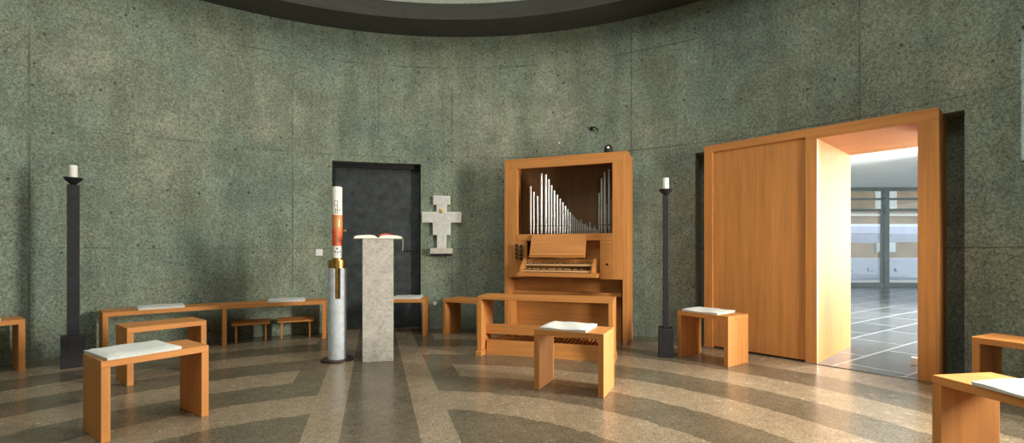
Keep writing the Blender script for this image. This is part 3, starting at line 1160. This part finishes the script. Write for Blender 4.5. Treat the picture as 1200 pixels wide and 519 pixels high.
# ------------------------------------------------------------------ small things on the wall
def plate(name, label, cat, theta, z, w, h, round_=False):
    x, y = on_wall(theta, R)
    o = thing(name, label, cat, (x, y, z), wall_rz(theta))
    bm = bmesh.new()
    if round_:
        lathe(bm, [(w / 2, 0.0), (w / 2, 0.012), (w / 2 - .006, 0.018), (0, 0.018)], 20)
        k = link('cover', bm, WHITEPLASTIC, o, smooth=True)
        k.rotation_euler = (PI / 2, 0, 0)
    else:
        quad_box(bm, (-w / 2, -0.012, -h / 2), (w / 2, 0.003, h / 2))
        link('cover', bm, WHITEPLASTIC, o, 0.003)
        box_part('rocker', (-w / 4, -0.017, -h / 4), (w / 4, -0.0122, h / 4), WHITEPLASTIC, o, 0.002)
    return o


plate('light_switch', 'small pale switch plate on the wall left of the tall white candle', 'switch', -21.0, 1.03, 0.085, 0.085)
plate('wall_socket', 'small round white cap low on the wall below the cross', 'socket', -3.91, 0.335, 0.055, 0.055, True)
x, y = on_wall(15.43, R)
o = thing('wall_pin', 'tiny white pin on the wall above the organ', 'pin', (x, y, 2.465), wall_rz(15.43))
bm = bmesh.new()
lathe(bm, [(0.012, 0.0), (0.012, 0.02), (0.006, 0.03), (0.0, 0.032)], 12)
k = link('pin_head', bm, WHITEPLASTIC, o, smooth=True)
k.rotation_euler = (PI / 2, 0, 0)
x, y = on_wall(20.86, R)
o = thing('wall_hook', 'small black curved hook on the wall above the organ at right', 'hook', (x, y, 2.60), wall_rz(20.86))
bm = bmesh.new()
tube(bm, [(-0.045, 0.0, 0.02), (-0.045, -0.03, 0.028), (-0.02, -0.045, 0.03), (0.015, -0.045, 0.022), (0.040, -0.04, 0.0), (0.046, -0.036, -0.028)], 0.010, 8)
link('hook_arm', bm, IRON, o, smooth=True)
bm = bmesh.new()
lathe(bm, [(0.024, 0.0), (0.024, 0.008), (0.0, 0.01)], 14, (0, 0, 0))
k = link('rosette', bm, IRON, o, smooth=True)
k.location = (-0.045, 0.002, 0.02)
k.rotation_euler = (PI / 2, 0, 0)


# ------------------------------------------------------------------ what stands in and beyond the hall
def cloth_sheet(name, x0, x1, y, prof, amp, seed):
    """a thick hanging cloth: prof lists (offset y, z) down the sheet"""
    rnd = random.Random(seed)
    ph = [rnd.uniform(0, 6) for _ in range(4)]
    bm = bmesh.new()
    nx = 60
    rows = []
    for side in (0, 0.012):
        g = []
        for j, (oy, z) in enumerate(prof):
            r_ = []
            for i in range(nx + 1):
                t = i / nx
                x = x0 + (x1 - x0) * t
                f = amp * (j / max(1, len(prof) - 1)) * (math.sin(9 * x + ph[0] + j) + 0.6 * math.sin(17 * x + ph[1]))
                zz = z + 0.6 * amp * math.sin(2.1 * x + ph[2]) * (j / max(1, len(prof) - 1))
                r_.append(bm.verts.new((x, y + oy + f + side, zz)))
            g.append(r_)
        rows.append(g)
    n = len(prof)
    for s, g in enumerate(rows):
        for j in range(n - 1):
            for i in range(nx):
                q = [g[j][i], g[j][i + 1], g[j + 1][i + 1], g[j + 1][i]]
                bm.faces.new(q if s else q[::-1])
    A, B = rows
    for i in range(nx):
        bm.faces.new([A[0][i], A[0][i + 1], B[0][i + 1], B[0][i]])
        bm.faces.new([A[-1][i], B[-1][i], B[-1][i + 1], A[-1][i + 1]])
    for j in range(n - 1):
        bm.faces.new([A[j][0], B[j][0], B[j + 1][0], A[j + 1][0]])
        bm.faces.new([A[j][nx], A[j + 1][nx], B[j + 1][nx], B[j][nx]])
    return bm


can = thing('market_canopy', 'long white fabric canopy seen through the doorway glass', 'canopy', (12.2, 16.4, 0))
bm = cloth_sheet('c', -2.4, 2.4, 0, [(0.5, 2.00), (0.0, 1.95), (-0.45, 1.86), (-0.47, 1.62)], 0.02, 3)
link('fabric_roof', bm, CLOTH, can, smooth=True)
bm = cloth_sheet('c', -2.4, 2.4, 0, [(-0.44, 1.61), (-0.20, 1.44), (0.0, 1.32)], 0.03, 5)
link('fabric_valance', bm, CLOTH, can, smooth=True)
for xx in (-2.3, 2.3):
    bm = bmesh.new()
    tube(bm, [(xx, 0.02, 0.0), (xx, 0.02, 1.95)], 0.02, 8)
    link('pole', bm, FACADEMETAL, can, smooth=True)
tb = thing('covered_table', 'long table hung with a white and blue cloth, seen through the doorway glass', 'table', (11.2, 14.9, 0))
bm = bmesh.new()
quad_box(bm, (-2.3, -0.40, 0.76), (2.3, 0.40, 0.80))
link('table_top', bm, FACADEMETAL, tb)
bm = cloth_sheet('c', -2.4, 2.4, 0, [(0.42, 0.803), (0.0, 0.805), (-0.42, 0.805), (-0.46, 0.70), (-0.50, 0.45), (-0.56, 0.36), (-0.57, 0.22), (-0.50, 0.13)], 0.010, 8)
link('table_cloth', bm, CLOTH, tb, smooth=True)
bm = bmesh.new()
for x_, w_, h_ in ((-0.32, .02, .12), (-.25, .10, .02), (0.50, .05, .10), (0.56, .05, .02), (-1.0, .02, .1), (-.9, .12, .02)):
    quad_box(bm, (x_, -0.55, 0.40), (x_ + w_, -0.525, 0.40 + h_))
link('printed_marks', bm, BLUEPRINT, tb)
for xx in (-2.2, 2.2):
    for yy in (-0.34, 0.34):
        box_part('leg', (xx - .02, yy - .02, 0), (xx + .02, yy + .02, 0.76), FACADEMETAL, tb, 0)

hs = thing('street_building', 'tan building with pale windows across the street, seen through the doorway', 'building', (14, 22, 0), 0)
bm = bmesh.new()
quad_box(bm, (-9, 0, 0), (12, 3, 7.5))
link('facade_wall', bm, BRICKTAN, hs)
for i in range(9):
    for j in range(3):
        x = -8 + 2.2 * i
        z = 0.9 + 2.1 * j
        f = box_part('window', (x, -0.05, z), (x + 1.0, 0.0, z + 1.3), FACADEMETAL if (i + j) % 2 else STONEPALE, hs, 0)
        box_part('pane', (x + .07, -0.06, z + .07), (x + .93, -0.0501, z + 1.23), STEEL if (i * 2 + j) % 3 else PALEWOOD, f, 0)
bm = bmesh.new()
for j in range(3):
    quad_box(bm, (-9, -0.12, 0.55 + 2.1 * j), (12, 0.0, 0.65 + 2.1 * j))
link('string_course', bm, STONEPALE, hs)

bx = pw(1.70, 0.62, 0.004)
o = box_part('white_block', (-0.03, -0.025, 0), (0.03, 0.025, 0.07), WHITEPLASTIC, None, 0.004)  # plain box added where a white spot lies on the floor
o.location = bx
o.rotation_euler = (0, 0, prz)
tag(o, 'small white block marking a white spot on the slate floor inside the doorway', 'doorstop')
